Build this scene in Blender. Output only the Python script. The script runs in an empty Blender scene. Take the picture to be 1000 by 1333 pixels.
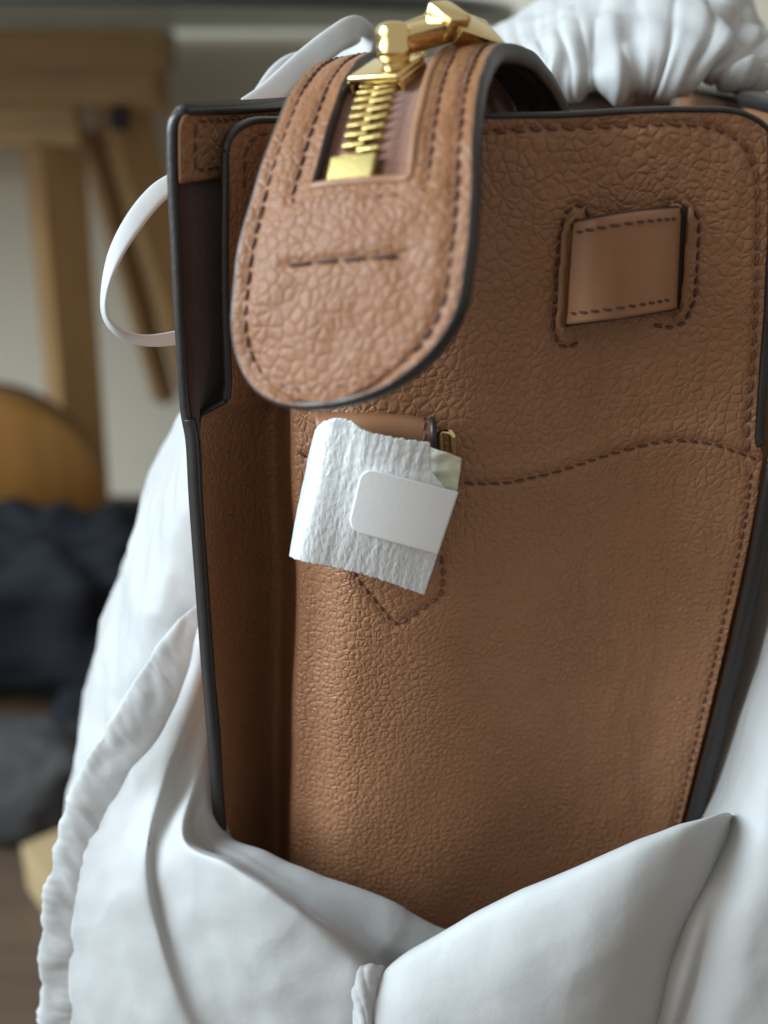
import bpy, bmesh, math, random
import numpy as np
from mathutils import Vector, Matrix, noise
from mathutils.bvhtree import BVHTree

random.seed(7); np.random.seed(7)
scene = bpy.context.scene
COL = scene.collection

# ------------------------------------------------------------------ camera
CAM = Vector((0.0, -0.31, 0.70)); PITCH = math.radians(22); FOV = math.radians(50)
F = 1333 / 2 / math.tan(FOV / 2)
cd = bpy.data.cameras.new('camera'); cam = bpy.data.objects.new('camera', cd); COL.objects.link(cam)
cam.location = CAM; cam.rotation_euler = (math.radians(90) - PITCH, 0, 0)
cd.sensor_fit = 'VERTICAL'; cd.sensor_height = 36; cd.sensor_width = 27
cd.lens = 18 / math.tan(FOV / 2)
cd.clip_start = 0.01; cd.clip_end = 50
cd.dof.use_dof = True; cd.dof.focus_distance = 0.318; cd.dof.aperture_fstop = 6.3
scene.camera = cam

# ------------------------------------------------------------------ light
w = bpy.data.worlds.new('World'); scene.world = w; w.use_nodes = True
bg = w.node_tree.nodes['Background']
bg.inputs[0].default_value = (1.0, 0.97, 0.91, 1); bg.inputs[1].default_value = 0.46
def area(name, loc, target, sx, sy, power, col):
    l = bpy.data.lights.new(name, 'AREA'); l.shape = 'RECTANGLE'; l.size = sx; l.size_y = sy
    l.energy = power; l.color = col
    o = bpy.data.objects.new(name, l); COL.objects.link(o); o.location = loc
    o.rotation_euler = (Vector(target) - Vector(loc)).to_track_quat('-Z', 'Y').to_euler()
    return o
area('window_light', (-1.72, -0.16, 1.50), (0, 0.1, 0.6), 1.1, 1.3, 94, (0.70, 0.87, 1.0))
area('room_light', (-1.75, -0.80, 1.15), (0, 0.1, 0.6), 1.4, 1.5, 14, (1.0, 0.96, 0.90))
vs = scene.view_settings
vs.view_transform = 'Standard'; vs.look = 'None'; vs.gamma = 1; vs.exposure = 0.0

# ------------------------------------------------------------------ helpers
cp, sp = math.cos(PITCH), math.sin(PITCH)
def ray(px, py):
    a = (px - 500) / F; b = (666.5 - py) / F
    return Vector((a, cp + b * sp, -sp + b * cp))
def U(px, py, Y):
    """the point seen at (px, py) that stands at depth Y"""
    d = ray(px, py); t = (Y - CAM.y) / d.y
    return CAM + d * t
def UZ(px, py, Z):
    d = ray(px, py); t = (Z - CAM.z) / d.z
    return CAM + d * t

def cr(P, n):
    """Catmull-Rom resampling of P (k,...) to n samples along axis 0"""
    P = np.asarray(P, float); k = len(P)
    t = np.linspace(0, k - 1, n); i = np.clip(t.astype(int), 0, k - 2); f = t - i
    f = f.reshape((-1,) + (1,) * (P.ndim - 1))
    p1, p2 = P[i], P[i + 1]
    p0 = np.where((i > 0).reshape(f.shape), P[np.maximum(i - 1, 0)], 2 * p1 - p2)
    p3 = np.where((i < k - 2).reshape(f.shape), P[np.minimum(i + 2, k - 1)], 2 * p2 - p1)
    return 0.5 * (2 * p1 + (p2 - p0) * f + (2 * p0 - 5 * p1 + 4 * p2 - p3) * f ** 2 + (3 * p1 - p0 - 3 * p2 + p3) * f ** 3)
def grid_surface(ctrl, nr, nc):
    g = cr(np.asarray(ctrl, float), nr)
    return cr(g.transpose(1, 0, 2), nc).transpose(1, 0, 2)
def px_grid(rows):
    return [[tuple(U(*p)) for p in r] for r in rows]
def normals(g):
    du = np.gradient(g, axis=0); dv = np.gradient(g, axis=1)
    n = np.cross(du, dv); n /= np.linalg.norm(n, axis=2, keepdims=True) + 1e-12
    c = np.array(CAM) - g
    if (n * c).sum(2).mean() < 0: n = -n
    return n
def ss(x, a, b):
    t = np.clip((x - a) / (b - a), 0, 1); return t * t * (3 - 2 * t)
def fbm(p, s, o=3):
    return noise.fractal(Vector(p) * s, 1.0, 2.0, o)

def link(name, me, mats, parent=None, smooth=True, kind=None):
    for m in (mats if isinstance(mats, (list, tuple)) else [mats]): me.materials.append(m)
    if smooth: me.polygons.foreach_set('use_smooth', [True] * len(me.polygons))
    o = bpy.data.objects.new(name, me); COL.objects.link(o)
    if parent is not None:
        o.parent = parent
        if parent.type == 'EMPTY': o.matrix_parent_inverse = Matrix.Translation(-parent.location)
    if kind: o['kind'] = kind
    return o
def thing(name, label, cat, loc, group=None):
    o = bpy.data.objects.new(name, None); COL.objects.link(o); o.location = loc; o.empty_display_size = 0.02
    o['label'] = label; o['category'] = cat
    if group: o['group'] = group
    return o
def tag(o, label, cat): o['label'] = label; o['category'] = cat; return o
def mesh_grid(g, keep=None, name='m'):
    R, C = g.shape[:2]
    idx = np.arange(R * C).reshape(R, C)
    q = np.stack([idx[:-1, :-1], idx[:-1, 1:], idx[1:, 1:], idx[1:, :-1]], -1).reshape(-1, 4)
    # orient towards the camera
    du = np.gradient(g, axis=0); dv = np.gradient(g, axis=1)
    n = np.cross(dv, du); c = np.array(CAM) - g
    nn = np.linalg.norm(n, axis=2, keepdims=True) + 1e-12
    if ((n / nn) * c).sum() < 0: q = q[:, ::-1]
    if keep is not None: q = q[keep.reshape(-1)]
    me = bpy.data.meshes.new(name)
    v = g.reshape(-1, 3)
    if keep is not None:
        used = np.unique(q); mp = -np.ones(len(v), int); mp[used] = np.arange(len(used)); v = v[used]; q = mp[q]
    me.from_pydata([tuple(a) for a in v.tolist()], [], q.tolist()); me.update()
    return me
def solidify(o, t, rim=None, inner=None, offset=-1):
    m = o.modifiers.new('s', 'SOLIDIFY'); m.thickness = t; m.offset = offset
    if inner is not None: m.material_offset = inner
    if rim is not None: m.material_offset_rim = rim
    m.use_quality_normals = True
    return m
def sweep(path, A, B, prof, closed=False, cap=True):
    """path (n,3); A,B per-point axes (n,3); prof (n,k,2) or (k,2)"""
    path = np.asarray(path, float); n = len(path); prof = np.asarray(prof, float)
    if prof.ndim == 2: prof = np.repeat(prof[None], n, 0)
    k = prof.shape[1]
    v = path[:, None] + A[:, None] * prof[..., 0:1] + B[:, None] * prof[..., 1:2]
    f = []
    for i in range(n if closed else n - 1):
        j = (i + 1) % n
        for a in range(k):
            b = (a + 1) % k
            f.append((i * k + a, i * k + b, j * k + b, j * k + a))
    if cap and not closed:
        f.append(tuple(range(k - 1, -1, -1))); f.append(tuple((n - 1) * k + a for a in range(k)))
    me = bpy.data.meshes.new('sweep'); me.from_pydata([tuple(x) for x in v.reshape(-1, 3).tolist()], [], f); me.update()
    bm = bmesh.new(); bm.from_mesh(me); bmesh.ops.recalc_face_normals(bm, faces=bm.faces); bm.to_mesh(me); bm.free()
    return me
def circ(k, a, b, p=2.0):
    t = np.linspace(0, 2 * math.pi, k, endpoint=False)
    return np.stack([a * np.sign(np.cos(t)) * np.abs(np.cos(t)) ** (2 / p), b * np.sign(np.sin(t)) * np.abs(np.sin(t)) ** (2 / p)], 1)
def frames(path, nrm):
    path = np.asarray(path, float); t = np.gradient(path, axis=0); t /= np.linalg.norm(t, axis=1, keepdims=True) + 1e-12
    nrm = np.asarray(nrm, float); nrm = nrm - (nrm * t).sum(1, keepdims=True) * t
    nrm /= np.linalg.norm(nrm, axis=1, keepdims=True) + 1e-12
    return t, nrm, np.cross(t, nrm)
def resample(P, step):
    P = np.asarray(P, float); d = np.linalg.norm(np.diff(P, axis=0), axis=1); s = np.concatenate([[0], np.cumsum(d)])
    n = max(2, int(round(s[-1] / step)) + 1); q = np.linspace(0, s[-1], n)
    return np.stack([np.interp(q, s, P[:, i]) for i in range(P.shape[1])], 1)
def box_mesh(sx, sy, sz, bev=0.0, seg=2, taper=None):
    bm = bmesh.new(); bmesh.ops.create_cube(bm, size=1)
    for v in bm.verts: v.co = Vector((v.co.x * sx, v.co.y * sy, v.co.z * sz))
    if taper:
        for v in bm.verts:
            if v.co.z > 0: v.co.x *= taper; v.co.y *= taper
    if bev: bmesh.ops.bevel(bm, geom=list(bm.edges), offset=bev, segments=seg, affect='EDGES', profile=0.6)
    me = bpy.data.meshes.new('box'); bm.to_mesh(me); bm.free(); return me
def basis(o, x, y, z):
    return Matrix(((x[0], y[0], z[0], o[0]), (x[1], y[1], z[1], o[1]), (x[2], y[2], z[2], o[2]), (0, 0, 0, 1)))
def bar_mesh(a, b, wide, deep, up=(0, 1, 0), bev=0.003):
    """rectangular bar from a to b"""
    a = Vector(a); b = Vector(b); z = (b - a).normalized(); y = Vector(up); y = (y - z * y.dot(z)).normalized(); x = y.cross(z)
    me = box_mesh(wide, deep, (b - a).length, bev); me.transform(basis((a + b) / 2, x, y, z)); return me

# ------------------------------------------------------------------ materials
def nt(name):
    m = bpy.data.materials.new(name); m.use_nodes = True
    t = m.node_tree; return m, t.nodes, t.links, t.nodes['Principled BSDF']
def mat_plain(name, col, rough=0.5, metal=0.0, bump=0.0, bscale=200, var=0.0, vscale=30, spec=0.5, sheen=0.0, bdist=0.001):
    m, N, L, b = nt(name)
    b.inputs['Base Color'].default_value = (*col, 1); b.inputs['Roughness'].default_value = rough
    b.inputs['Metallic'].default_value = metal; b.inputs['Specular IOR Level'].default_value = spec
    if sheen: b.inputs['Sheen Weight'].default_value = sheen
    tc = N.new('ShaderNodeTexCoord')
    if var:
        nz = N.new('ShaderNodeTexNoise'); nz.inputs['Scale'].default_value = vscale; nz.inputs['Detail'].default_value = 5
        L.new(tc.outputs['Object'], nz.inputs['Vector'])
        mx = N.new('ShaderNodeMixRGB'); mx.inputs[1].default_value = (*[c * (1 - var) for c in col], 1); mx.inputs[2].default_value = (*[min(1, c * (1 + var)) for c in col], 1)
        L.new(nz.outputs['Fac'], mx.inputs[0]); L.new(mx.outputs[0], b.inputs['Base Color'])
    if bump:
        n2 = N.new('ShaderNodeTexNoise'); n2.inputs['Scale'].default_value = bscale; n2.inputs['Detail'].default_value = 6
        L.new(tc.outputs['Object'], n2.inputs['Vector'])
        bp = N.new('ShaderNodeBump'); bp.inputs['Strength'].default_value = bump; bp.inputs['Distance'].default_value = bdist
        L.new(n2.outputs['Fac'], bp.inputs['Height']); L.new(bp.outputs[0], b.inputs['Normal'])
    return m
def mat_leather(name, col, scale=300, strength=0.7, dist=0.0007, rough=0.46, stretch=(1, 1, 1), fine=0.25, smooth=False, tight=0.8, spec=.36):
    m, N, L, b = nt(name)
    tc = N.new('ShaderNodeTexCoord'); mp = N.new('ShaderNodeMapping'); mp.inputs['Scale'].default_value = stretch
    L.new(tc.outputs['Object'], mp.inputs['Vector'])
    def warp(src, s, amt):
        nz = N.new('ShaderNodeTexNoise'); nz.inputs['Scale'].default_value = s; nz.inputs['Detail'].default_value = 2
        L.new(src, nz.inputs['Vector'])
        sb = N.new('ShaderNodeVectorMath'); sb.operation = 'SUBTRACT'; sb.inputs[1].default_value = (0.5, 0.5, 0.5); L.new(nz.outputs['Color'], sb.inputs[0])
        sc = N.new('ShaderNodeVectorMath'); sc.operation = 'SCALE'; sc.inputs['Scale'].default_value = amt; L.new(sb.outputs[0], sc.inputs[0])
        ad = N.new('ShaderNodeVectorMath'); ad.operation = 'ADD'; L.new(src, ad.inputs[0]); L.new(sc.outputs[0], ad.inputs[1])
        return ad.outputs[0]
    v = warp(mp.outputs[0], 26, 0.007); v = warp(v, 140, 0.0016); v = warp(v, 420, 0.0007)
    def noise_mask(sc, lo, hi, a0, a1):
        nz = N.new('ShaderNodeTexNoise'); nz.inputs['Scale'].default_value = sc; nz.inputs['Detail'].default_value = 2; L.new(tc.outputs['Object'], nz.inputs['Vector'])
        mr = N.new('ShaderNodeMapRange'); mr.inputs[1].default_value = lo; mr.inputs[2].default_value = hi; mr.inputs[3].default_value = a0; mr.inputs[4].default_value = a1; L.new(nz.outputs['Fac'], mr.inputs[0]); return mr.outputs[0]
    def mth(op, a, bb):
        n = N.new('ShaderNodeMath'); n.operation = op
        for i, x in enumerate((a, bb)):
            if isinstance(x, (int, float)): n.inputs[i].default_value = x
            else: L.new(x, n.inputs[i])
        return n.outputs[0]
    def cells(sc, lo, hi, vec=v):
        vo = N.new('ShaderNodeTexVoronoi'); vo.feature = 'DISTANCE_TO_EDGE'; vo.inputs['Scale'].default_value = sc; vo.inputs['Randomness'].default_value = .85; L.new(vec, vo.inputs['Vector'])
        mr = N.new('ShaderNodeMapRange'); mr.interpolation_type = 'SMOOTHSTEP'; mr.inputs[1].default_value = lo; mr.inputs[2].default_value = hi; L.new(vo.outputs['Distance'], mr.inputs[0])
        return mr.outputs[0]
    crease = cells(scale, -0.05, 0.18); dome = cells(scale, -0.08, 0.32); fine_c = cells(scale * 1.35, -0.06, 0.28)
    # the pebble is tighter low on the bag
    sx = N.new('ShaderNodeSeparateXYZ'); L.new(tc.outputs['Object'], sx.inputs[0])
    low = N.new('ShaderNodeMapRange'); low.inputs[1].default_value = 0.60; low.inputs[2].default_value = 0.52; L.new(sx.outputs['Z'], low.inputs[0])
    k1 = noise_mask(120, .35, .68, 0.1, 0.8)                       # creases fade in and out
    kf = mth('ADD', noise_mask(40, .4, .62, 0.05, .55), mth('MULTIPLY', low.outputs[0], tight))
    kc = mth('SUBTRACT', 1.0, mth('MULTIPLY', low.outputs[0], tight * .8))
    h = mth('ADD', mth('MULTIPLY', mth('MULTIPLY', crease, k1), kc), mth('MULTIPLY', mth('MULTIPLY', dome, .8), kc))
    h = mth('ADD', h, mth('MULTIPLY', fine_c, kf))
    fn = N.new('ShaderNodeTexNoise'); fn.inputs['Scale'].default_value = 1500; fn.inputs['Detail'].default_value = 3; L.new(tc.outputs['Object'], fn.inputs['Vector'])
    h = mth('ADD', h, mth('MULTIPLY', fn.outputs['Fac'], fine))
    if smooth: h = mth('MULTIPLY', fn.outputs['Fac'], 0.5)
    bp = N.new('ShaderNodeBump'); bp.inputs['Strength'].default_value = strength; bp.inputs['Distance'].default_value = dist
    L.new(h, bp.inputs['Height']); L.new(bp.outputs[0], b.inputs['Normal'])
    # dye variation
    dv = N.new('ShaderNodeTexNoise'); dv.inputs['Scale'].default_value = 60; dv.inputs['Detail'].default_value = 6; L.new(tc.outputs['Object'], dv.inputs['Vector'])
    mx = N.new('ShaderNodeMixRGB'); mx.inputs[1].default_value = (col[0] * .90, col[1] * .88, col[2] * .86, 1); mx.inputs[2].default_value = (col[0] * 1.10, col[1] * 1.10, col[2] * 1.10, 1)
    L.new(dv.outputs['Fac'], mx.inputs[0]); L.new(mx.outputs[0], b.inputs['Base Color'])
    rr = N.new('ShaderNodeMapRange'); rr.inputs[3].default_value = rough - .06; rr.inputs[4].default_value = rough + .10; L.new(fn.outputs['Fac'], rr.inputs[0]); L.new(rr.outputs[0], b.inputs['Roughness'])
    b.inputs['Specular IOR Level'].default_value = spec
    return m
def mat_cloth(name, col, rough=0.5, weave=4200, strength=0.12):
    m, N, L, b = nt(name)
    b.inputs['Base Color'].default_value = (*col, 1); b.inputs['Roughness'].default_value = rough; b.inputs['Sheen Weight'].default_value = 0.35
    b.inputs['Specular IOR Level'].default_value = 0.3
    tc = N.new('ShaderNodeTexCoord')
    wv = N.new('ShaderNodeTexWave'); wv.inputs['Scale'].default_value = weave / 6; wv.inputs['Distortion'].default_value = 1.5; wv.bands_direction = 'DIAGONAL'; L.new(tc.outputs['Object'], wv.inputs['Vector'])
    nz = N.new('ShaderNodeTexNoise'); nz.inputs['Scale'].default_value = 60; nz.inputs['Detail'].default_value = 4; L.new(tc.outputs['Object'], nz.inputs['Vector'])
    b1 = N.new('ShaderNodeBump'); b1.inputs['Strength'].default_value = strength; b1.inputs['Distance'].default_value = 0.0002; L.new(wv.outputs['Fac'], b1.inputs['Height'])
    b2 = N.new('ShaderNodeBump'); b2.inputs['Strength'].default_value = 0.15; b2.inputs['Distance'].default_value = 0.004; L.new(nz.outputs['Fac'], b2.inputs['Height']); L.new(b1.outputs[0], b2.inputs['Normal'])
    L.new(b2.outputs[0], b.inputs['Normal'])
    tr = N.new('ShaderNodeBsdfTranslucent'); tr.inputs['Color'].default_value = (*col, 1)
    ms = N.new('ShaderNodeMixShader'); ms.inputs[0].default_value = 0.30
    L.new(b.outputs[0], ms.inputs[1]); L.new(tr.outputs[0], ms.inputs[2]); L.new(ms.outputs[0], N['Material Output'].inputs['Surface'])
    return m
TAN = (0.325, 0.158, 0.080)
M_leather = mat_leather('pebbled_tan_leather', TAN, 345, 0.68, 0.00046, 0.41, fine=.12)
M_tab = mat_leather('tab_leather', (0.225, 0.098, 0.042), 320, 0.48, 0.00038, 0.46, fine=.12, tight=0., spec=.26)
M_smooth = mat_leather('smooth_leather', (0.26, 0.124, 0.060), rough=0.36, strength=0.3, dist=0.0003, smooth=True)
M_edge = mat_plain('edge_paint', (0.024, 0.021, 0.020), 0.38, bump=0.25, bscale=500, var=0.2, vscale=200, bdist=0.0006)
M_lining = mat_plain('suede_lining', (0.072, 0.034, 0.028), 0.95, bump=0.5, bscale=1200, var=0.25, vscale=90, sheen=0.3, spec=0.1)
M_under = mat_plain('tab_underside', (0.030, 0.026, 0.024), 0.8, bump=0.3, bscale=900)
M_thread = mat_plain('brown_thread', (0.11, 0.046, 0.027), 0.6, bump=0.8, bscale=3000, bdist=0.0003)
M_threadm = mat_plain('brown_thread_mid', (0.135, 0.056, 0.032), 0.6, bump=0.8, bscale=3000, bdist=0.0003)
M_threadl = mat_plain('brown_thread_light', (0.16, 0.068, 0.040), 0.6, bump=0.8, bscale=3000, bdist=0.0003)
M_gold = mat_plain('polished_gold', (0.80, 0.62, 0.30), 0.13, metal=1.0, bump=0.06, bscale=300)
M_goldb = mat_plain('brushed_gold', (0.62, 0.48, 0.19), 0.36, metal=1.0, bump=0.15, bscale=900)
M_tape = mat_plain('zip_tape', (0.19, 0.076, 0.042), 0.9, bump=1.0, bscale=1600, var=0.35, vscale=900, bdist=0.0008, sheen=0.3)
M_satin = mat_cloth('white_satin', (0.59, 0.59, 0.58), 0.50)
M_ribbon = mat_cloth('white_ribbon', (0.64, 0.64, 0.63), 0.45, 9000, 0.3)
M_slot_shade = mat_plain('slot_gap_shade', (0.02, 0.012, 0.008), 0.9)  # near-black colour standing in for the shade inside the strap opening
M_wood = None

# ------------------------------------------------------------------ setting
def mat_wood(name, c1, c2, axis=2, sc=9):
    m, N, L, b = nt(name)
    tc = N.new('ShaderNodeTexCoord'); mp = N.new('ShaderNodeMapping'); s = [sc * 6] * 3; s[axis] = sc * .5; mp.inputs['Scale'].default_value = s
    L.new(tc.outputs['Object'], mp.inputs['Vector'])
    nz = N.new('ShaderNodeTexNoise'); nz.inputs['Scale'].default_value = 1; nz.inputs['Detail'].default_value = 6; nz.inputs['Distortion'].default_value = 0.8; L.new(mp.outputs[0], nz.inputs['Vector'])
    r = N.new('ShaderNodeValToRGB'); r.color_ramp.elements[0].position = .3; r.color_ramp.elements[0].color = (*c1, 1); r.color_ramp.elements[1].position = .7; r.color_ramp.elements[1].color = (*c2, 1)
    L.new(nz.outputs['Fac'], r.inputs[0]); L.new(r.outputs[0], b.inputs['Base Color']); b.inputs['Roughness'].default_value = .5
    return m
M_woodx = mat_wood('wood_beam', (0.30, 0.175, 0.065), (0.42, 0.26, 0.105), 0)
M_woodz = mat_wood('wood_leg', (0.28, 0.15, 0.055), (0.40, 0.235, 0.09), 2)
M_floor = mat_wood('floor_boards', (0.060, 0.038, 0.024), (0.095, 0.060, 0.036), 0, 5)
M_wall = mat_plain('wall_paint', (0.62, 0.56, 0.45), 0.85, bump=0.1, bscale=150, var=0.04, vscale=3)

def plane(name, pts, mat):
    me = bpy.data.meshes.new(name); me.from_pydata(pts, [], [tuple(range(len(pts)))]); me.update()
    o = link(name, me, mat, smooth=False); o['kind'] = 'structure'; return o
plane('floor', [(-4, -3, 0), (4, -3, 0), (4, 1.52, 0), (-4, 1.52, 0)], M_floor)
plane('wall', [(-4, 1.5, -0.05), (4, 1.5, -0.05), (4, 1.5, 2.6), (-4, 1.5, 2.6)], M_wall)

# ------------------------------------------------------------------ handbag
BASE_Z = 0.392
bag = thing('handbag', 'tan pebbled leather handbag with black painted edges and gold zip', 'handbag', (0.03, 0.10, BASE_Z))

# ---- gusset panel: cross sections from top to bottom (pixel x, depth)
#       edge   strip  valley  behind  ridge   r2      centre  c2      c3      valley  rise    edge
def row(py, xl, yl, xr, yr, ridge, amp, tilt=1.0):
    a = amp
    Yc = -0.006
    def t(px): return -0.011 * (px - 380) / 620 * tilt    # the panel turns towards the camera on the right
    w_ = ridge - xl
    pts = [(xl, py, yl), (xl + .40 * w_, py, 0.019 * a - .0085), (xl + .80 * w_, py, 0.031 * a - .0090), (ridge - 1.5, py, 0.008 * a),
           (ridge + 1, py, -0.003 * a + Yc * .4), (ridge + 28, py, Yc - .004 * a)]
    for px, d in ((470, -.0085), (590, -.0048), (700, .0045), (790, .0130), (872, .0170)):
        px2 = px - max(0, (py - 600)) * .10 * (px - 380) / 500
        pts.append((px2, py, Yc + d * a + t(px2)))
    xm = pts[-1][0] * .45 + xr * .55
    pts.append((xm, py, yr * .42 + pts[-1][2] * .58))
    pts.append((xr, py, yr))
    return pts
rows = [row(150, 297, -.006, 1003, 0.000, 372, .45), row(200, 297, -.006, 1004, 0.000, 373, .5), row(300, 297, -.006, 1004, 0.000, 375, .6), row(400, 298, -.006, 1000, -0.001, 377, .75),
        row(500, 300, -.006, 993, -0.002, 379, .9), row(524, 297, -.006, 991, -0.002, 379, .93), row(542, 264, -.006, 990, -0.002, 379, .95), row(572, 259, -.008, 988, -0.002, 380, .97), row(596, 260, -.008, 994, -0.002, 380, 1.0),
        row(650, 264, -.008, 986, -0.002, 381, 1.05), row(750, 271, -.008, 966, -0.001, 386, 1.15), row(850, 278, -.008, 942, 0.000, 384, 1.2), row(950, 286, -.008, 918, 0.001, 380, 1.2),
        row(1050, 293, -.008, 892, 0.003, 378, 1.1), row(1150, 300, -.008, 866, 0.006, 376, .9), row(1270, 308, -.006, 836, 0.010, 376, .7), row(1420, 318, -.004, 805, 0.016, 376, .5)]
pys = [r[0][1] for r in rows]
# resample rows on an even pixel-y spacing, monotone (linear in y between spline-smoothed rows)
ctrl = np.array([[list(p) for p in r] for r in rows], float)
yy = np.linspace(150, 1420, 430)
px_rows = np.empty((len(yy), ctrl.shape[1], 3))
for c in range(ctrl.shape[1]):
    for k in (0, 2): px_rows[:, c, k] = np.interp(yy, pys, ctrl[:, c, k])
    px_rows[:, c, 1] = yy
ker = np.exp(-np.linspace(-2, 2, 17) ** 2); ker /= ker.sum()
for c in range(1, ctrl.shape[1] - 1):
    for k in (0, 2):
        s = np.pad(px_rows[:, c, k], 8, mode='edge'); px_rows[:, c, k] = np.convolve(s, ker, 'valid')
pxg = cr(px_rows.transpose(1, 0, 2), 270).transpose(1, 0, 2)          # (430,270,3) px,py,Y
# rounded upper corners: push the top rows down near the ends, and a gently sagging top edge
top_l = lambda px: np.where(px < 345, 157 + 40 * (1 - np.sqrt(np.clip(1 - ((345 - px) / 48.) ** 2, 0, 1))), 157 - 6 * ss(px, 345, 560))
top_r = lambda px: np.where(px > 935, 46 * (1 - np.sqrt(np.clip(1 - ((px - 935) / 72.) ** 2, 0, 1))), 0)
ty = top_l(pxg[..., 0]) + top_r(pxg[..., 0]) - 8 * ss(pxg[..., 0], 700, 880)
py = pxg[..., 1]
pxg[..., 1] = np.where(py < 260, ty + (py - 150) / 110 * (260 - ty), py)
def unproj_grid(p):
    a = (p[..., 0] - 500) / F; b = (666.5 - p[..., 1]) / F
    d = np.stack([a, cp + b * sp, -sp + b * cp], -1); t = (p[..., 2] - CAM.y) / d[..., 1]
    return np.array(CAM) + d * t[..., None]
seam_y = lambda px: np.interp(px, [380, 430, 500, 620, 660, 720, 800, 850, 885, 930, 990], [586, 606, 622, 630, 629, 616, 590, 577, 573, 578, 600])
# soft hand-worn undulation + grooves along the seams
gus = unproj_grid(pxg); gn = normals(gus)
V_out = [(460, 738), (463, 752), (515, 815), (575, 775), (577, 745), (575, 715)]
slotL = [(768, 286), (761, 268), (748, 267), (735, 279), (728, 310), (724, 360), (720, 430), (728, 449), (742, 452), (760, 440)]
slotR = [(858, 274), (870, 263), (894, 263), (911, 285), (909, 330), (905, 390), (892, 420), (872, 427), (850, 423)]
def poly_dist(px, py, poly, step=3):
    P = resample(np.array(poly, float), step); d = np.full(px.shape, 1e9)
    for q in P: d = np.minimum(d, (px - q[0]) ** 2 + (py - q[1]) ** 2)
    return np.sqrt(d)
PX, PY = pxg[..., 0], pxg[..., 1]
top_st = [(x, y) for x, y in ((380, 172), (470, 172), (560, 172), (640, 171), (700, 168), (780, 165), (860, 161), (920, 163), (955, 176), (978, 200), (986, 240), (986, 300), (984, 400), (978, 500), (972, 560), (975, 590))]
right_st = [(978, 612), (970, 680), (955, 750), (932, 850), (908, 950), (884, 1050), (868, 1110)]
disp = np.zeros(PX.shape)
for poly, wid, dep in ((V_out, 5, .0006), (slotL, 5, .0007), (slotR, 5, .0007), (top_st, 6, .0007), (right_st, 6, .0005)):
    disp -= dep * np.exp(-(poly_dist(PX, PY, poly) / wid) ** 2)
ds = (PY - seam_y(PX)); msk = ss(PX, 383, 400)
disp += msk * (-.0007 * np.exp(-(ds / 5) ** 2) + .0006 * np.exp(-((ds + 16) / 12) ** 2))   # lapped seam
# raised rims between stitches and slots
rimL = [(752, 283), (742, 292), (738, 330), (734, 380), (731, 430), (738, 440)]; rimR = [(884, 268), (897, 285), (896, 340), (892, 385), (884, 408)]
for poly in (rimL, rimR): disp += .0011 * np.exp(-(poly_dist(PX, PY, poly) / 7) ** 2)
# pocket behind the strap
inside = ss(PX, 745, 765) * (1 - ss(PX, 870, 885)) * ss(PY, 285, 300) * (1 - ss(PY, 405, 425)); disp -= .0015 * inside
# long creases at the right and broad undulation
for i in range(PX.shape[0]):
    for j in range(0, PX.shape[1]):
        p = gus[i, j]
        m = max(0.0, min(1.0, (PX[i, j] - 640) / 160)) * (1 - max(0, min(1, (PY[i, j] - 1000) / 150)))
        a = noise.noise(Vector((p[0] * 260, p[2] * 70, 3.1))) * .00042 * m if m > 0 else 0
        disp[i, j] += a + noise.noise(Vector((p[0] * 45, p[2] * 30, 9.0))) * .0007
gus = gus + gn * disp[..., None]
gusset = link('gusset_panel', mesh_grid(gus), [M_leather, M_edge, M_smooth], bag)
gusset['label'] = 'pebbled tan leather side panel with curved stitched seam'
solidify(gusset, 0.0022, rim=1, inner=2)
gm = gusset.data
bvh = BVHTree.FromPolygons([v.co.copy() for v in gm.vertices], [tuple(p.vertices) for p in gm.polygons])
def hit(px, py, tree=bvh):
    d = ray(px, py).normalized(); r = tree.ray_cast(CAM, d)
    if r[0] is None: return None
    n = r[1] if r[1].dot(d) < 0 else -r[1]
    return r[0], n

# ---- stitches
def stitch_mesh(P, Nn, length=.0026, gap=.0007, rad=.00042, slant=0.16, lift=0.00015, jitter=.12):
    P = np.asarray(P, float); Nn = np.asarray(Nn, float)
    d = np.linalg.norm(np.diff(P, axis=0), axis=1); s = np.concatenate([[0], np.cumsum(d)])
    V = []; Fc = []; pos = gap
    at = lambda A, q: np.array([np.interp(q, s, A[:, i]) for i in range(3)])
    K = 7
    while pos + length < s[-1] + length * .4:
        Lh = length * (1 + random.uniform(-jitter, jitter))
        a = at(P, pos); b = at(P, min(pos + Lh, s[-1])); n = at(Nn, pos + Lh / 2); n /= np.linalg.norm(n) + 1e-9
        t = b - a; ln = np.linalg.norm(t)
        if ln < length * .3: break
        t /= ln; sd = np.cross(t, n); sd /= np.linalg.norm(sd) + 1e-9; n = np.cross(sd, t)
        base = len(V)
        for k in range(K):
            f = k / (K - 1); env = math.sin(math.pi * min(max(f, .0), 1)) ** .45 if 0 < f < 1 else 0.15
            c = a + t * ln * f + sd * (f - .5) * slant * ln + n * (lift + rad * .9 * (env - .75))
            r = rad * (.45 + .55 * env)
            for q in range(6):
                an = q * math.pi / 3; V.append(c + (sd * math.cos(an) + n * math.sin(an)) * r)
        for k in range(K - 1):
            for q in range(6):
                r2 = (q + 1) % 6; Fc.append((base + k * 6 + q, base + k * 6 + r2, base + k * 6 + 6 + r2, base + k * 6 + 6 + q))
        Fc.append(tuple(base + q for q in range(5, -1, -1))); Fc.append(tuple(base + (K - 1) * 6 + q for q in range(6)))
        pos += Lh + gap
    me = bpy.data.meshes.new('stitch'); me.from_pydata([tuple(v) for v in V], [], Fc); me.update()
    bm = bmesh.new(); bm.from_mesh(me); bmesh.ops.recalc_face_normals(bm, faces=bm.faces); bm.to_mesh(me); bm.free()
    return me
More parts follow.
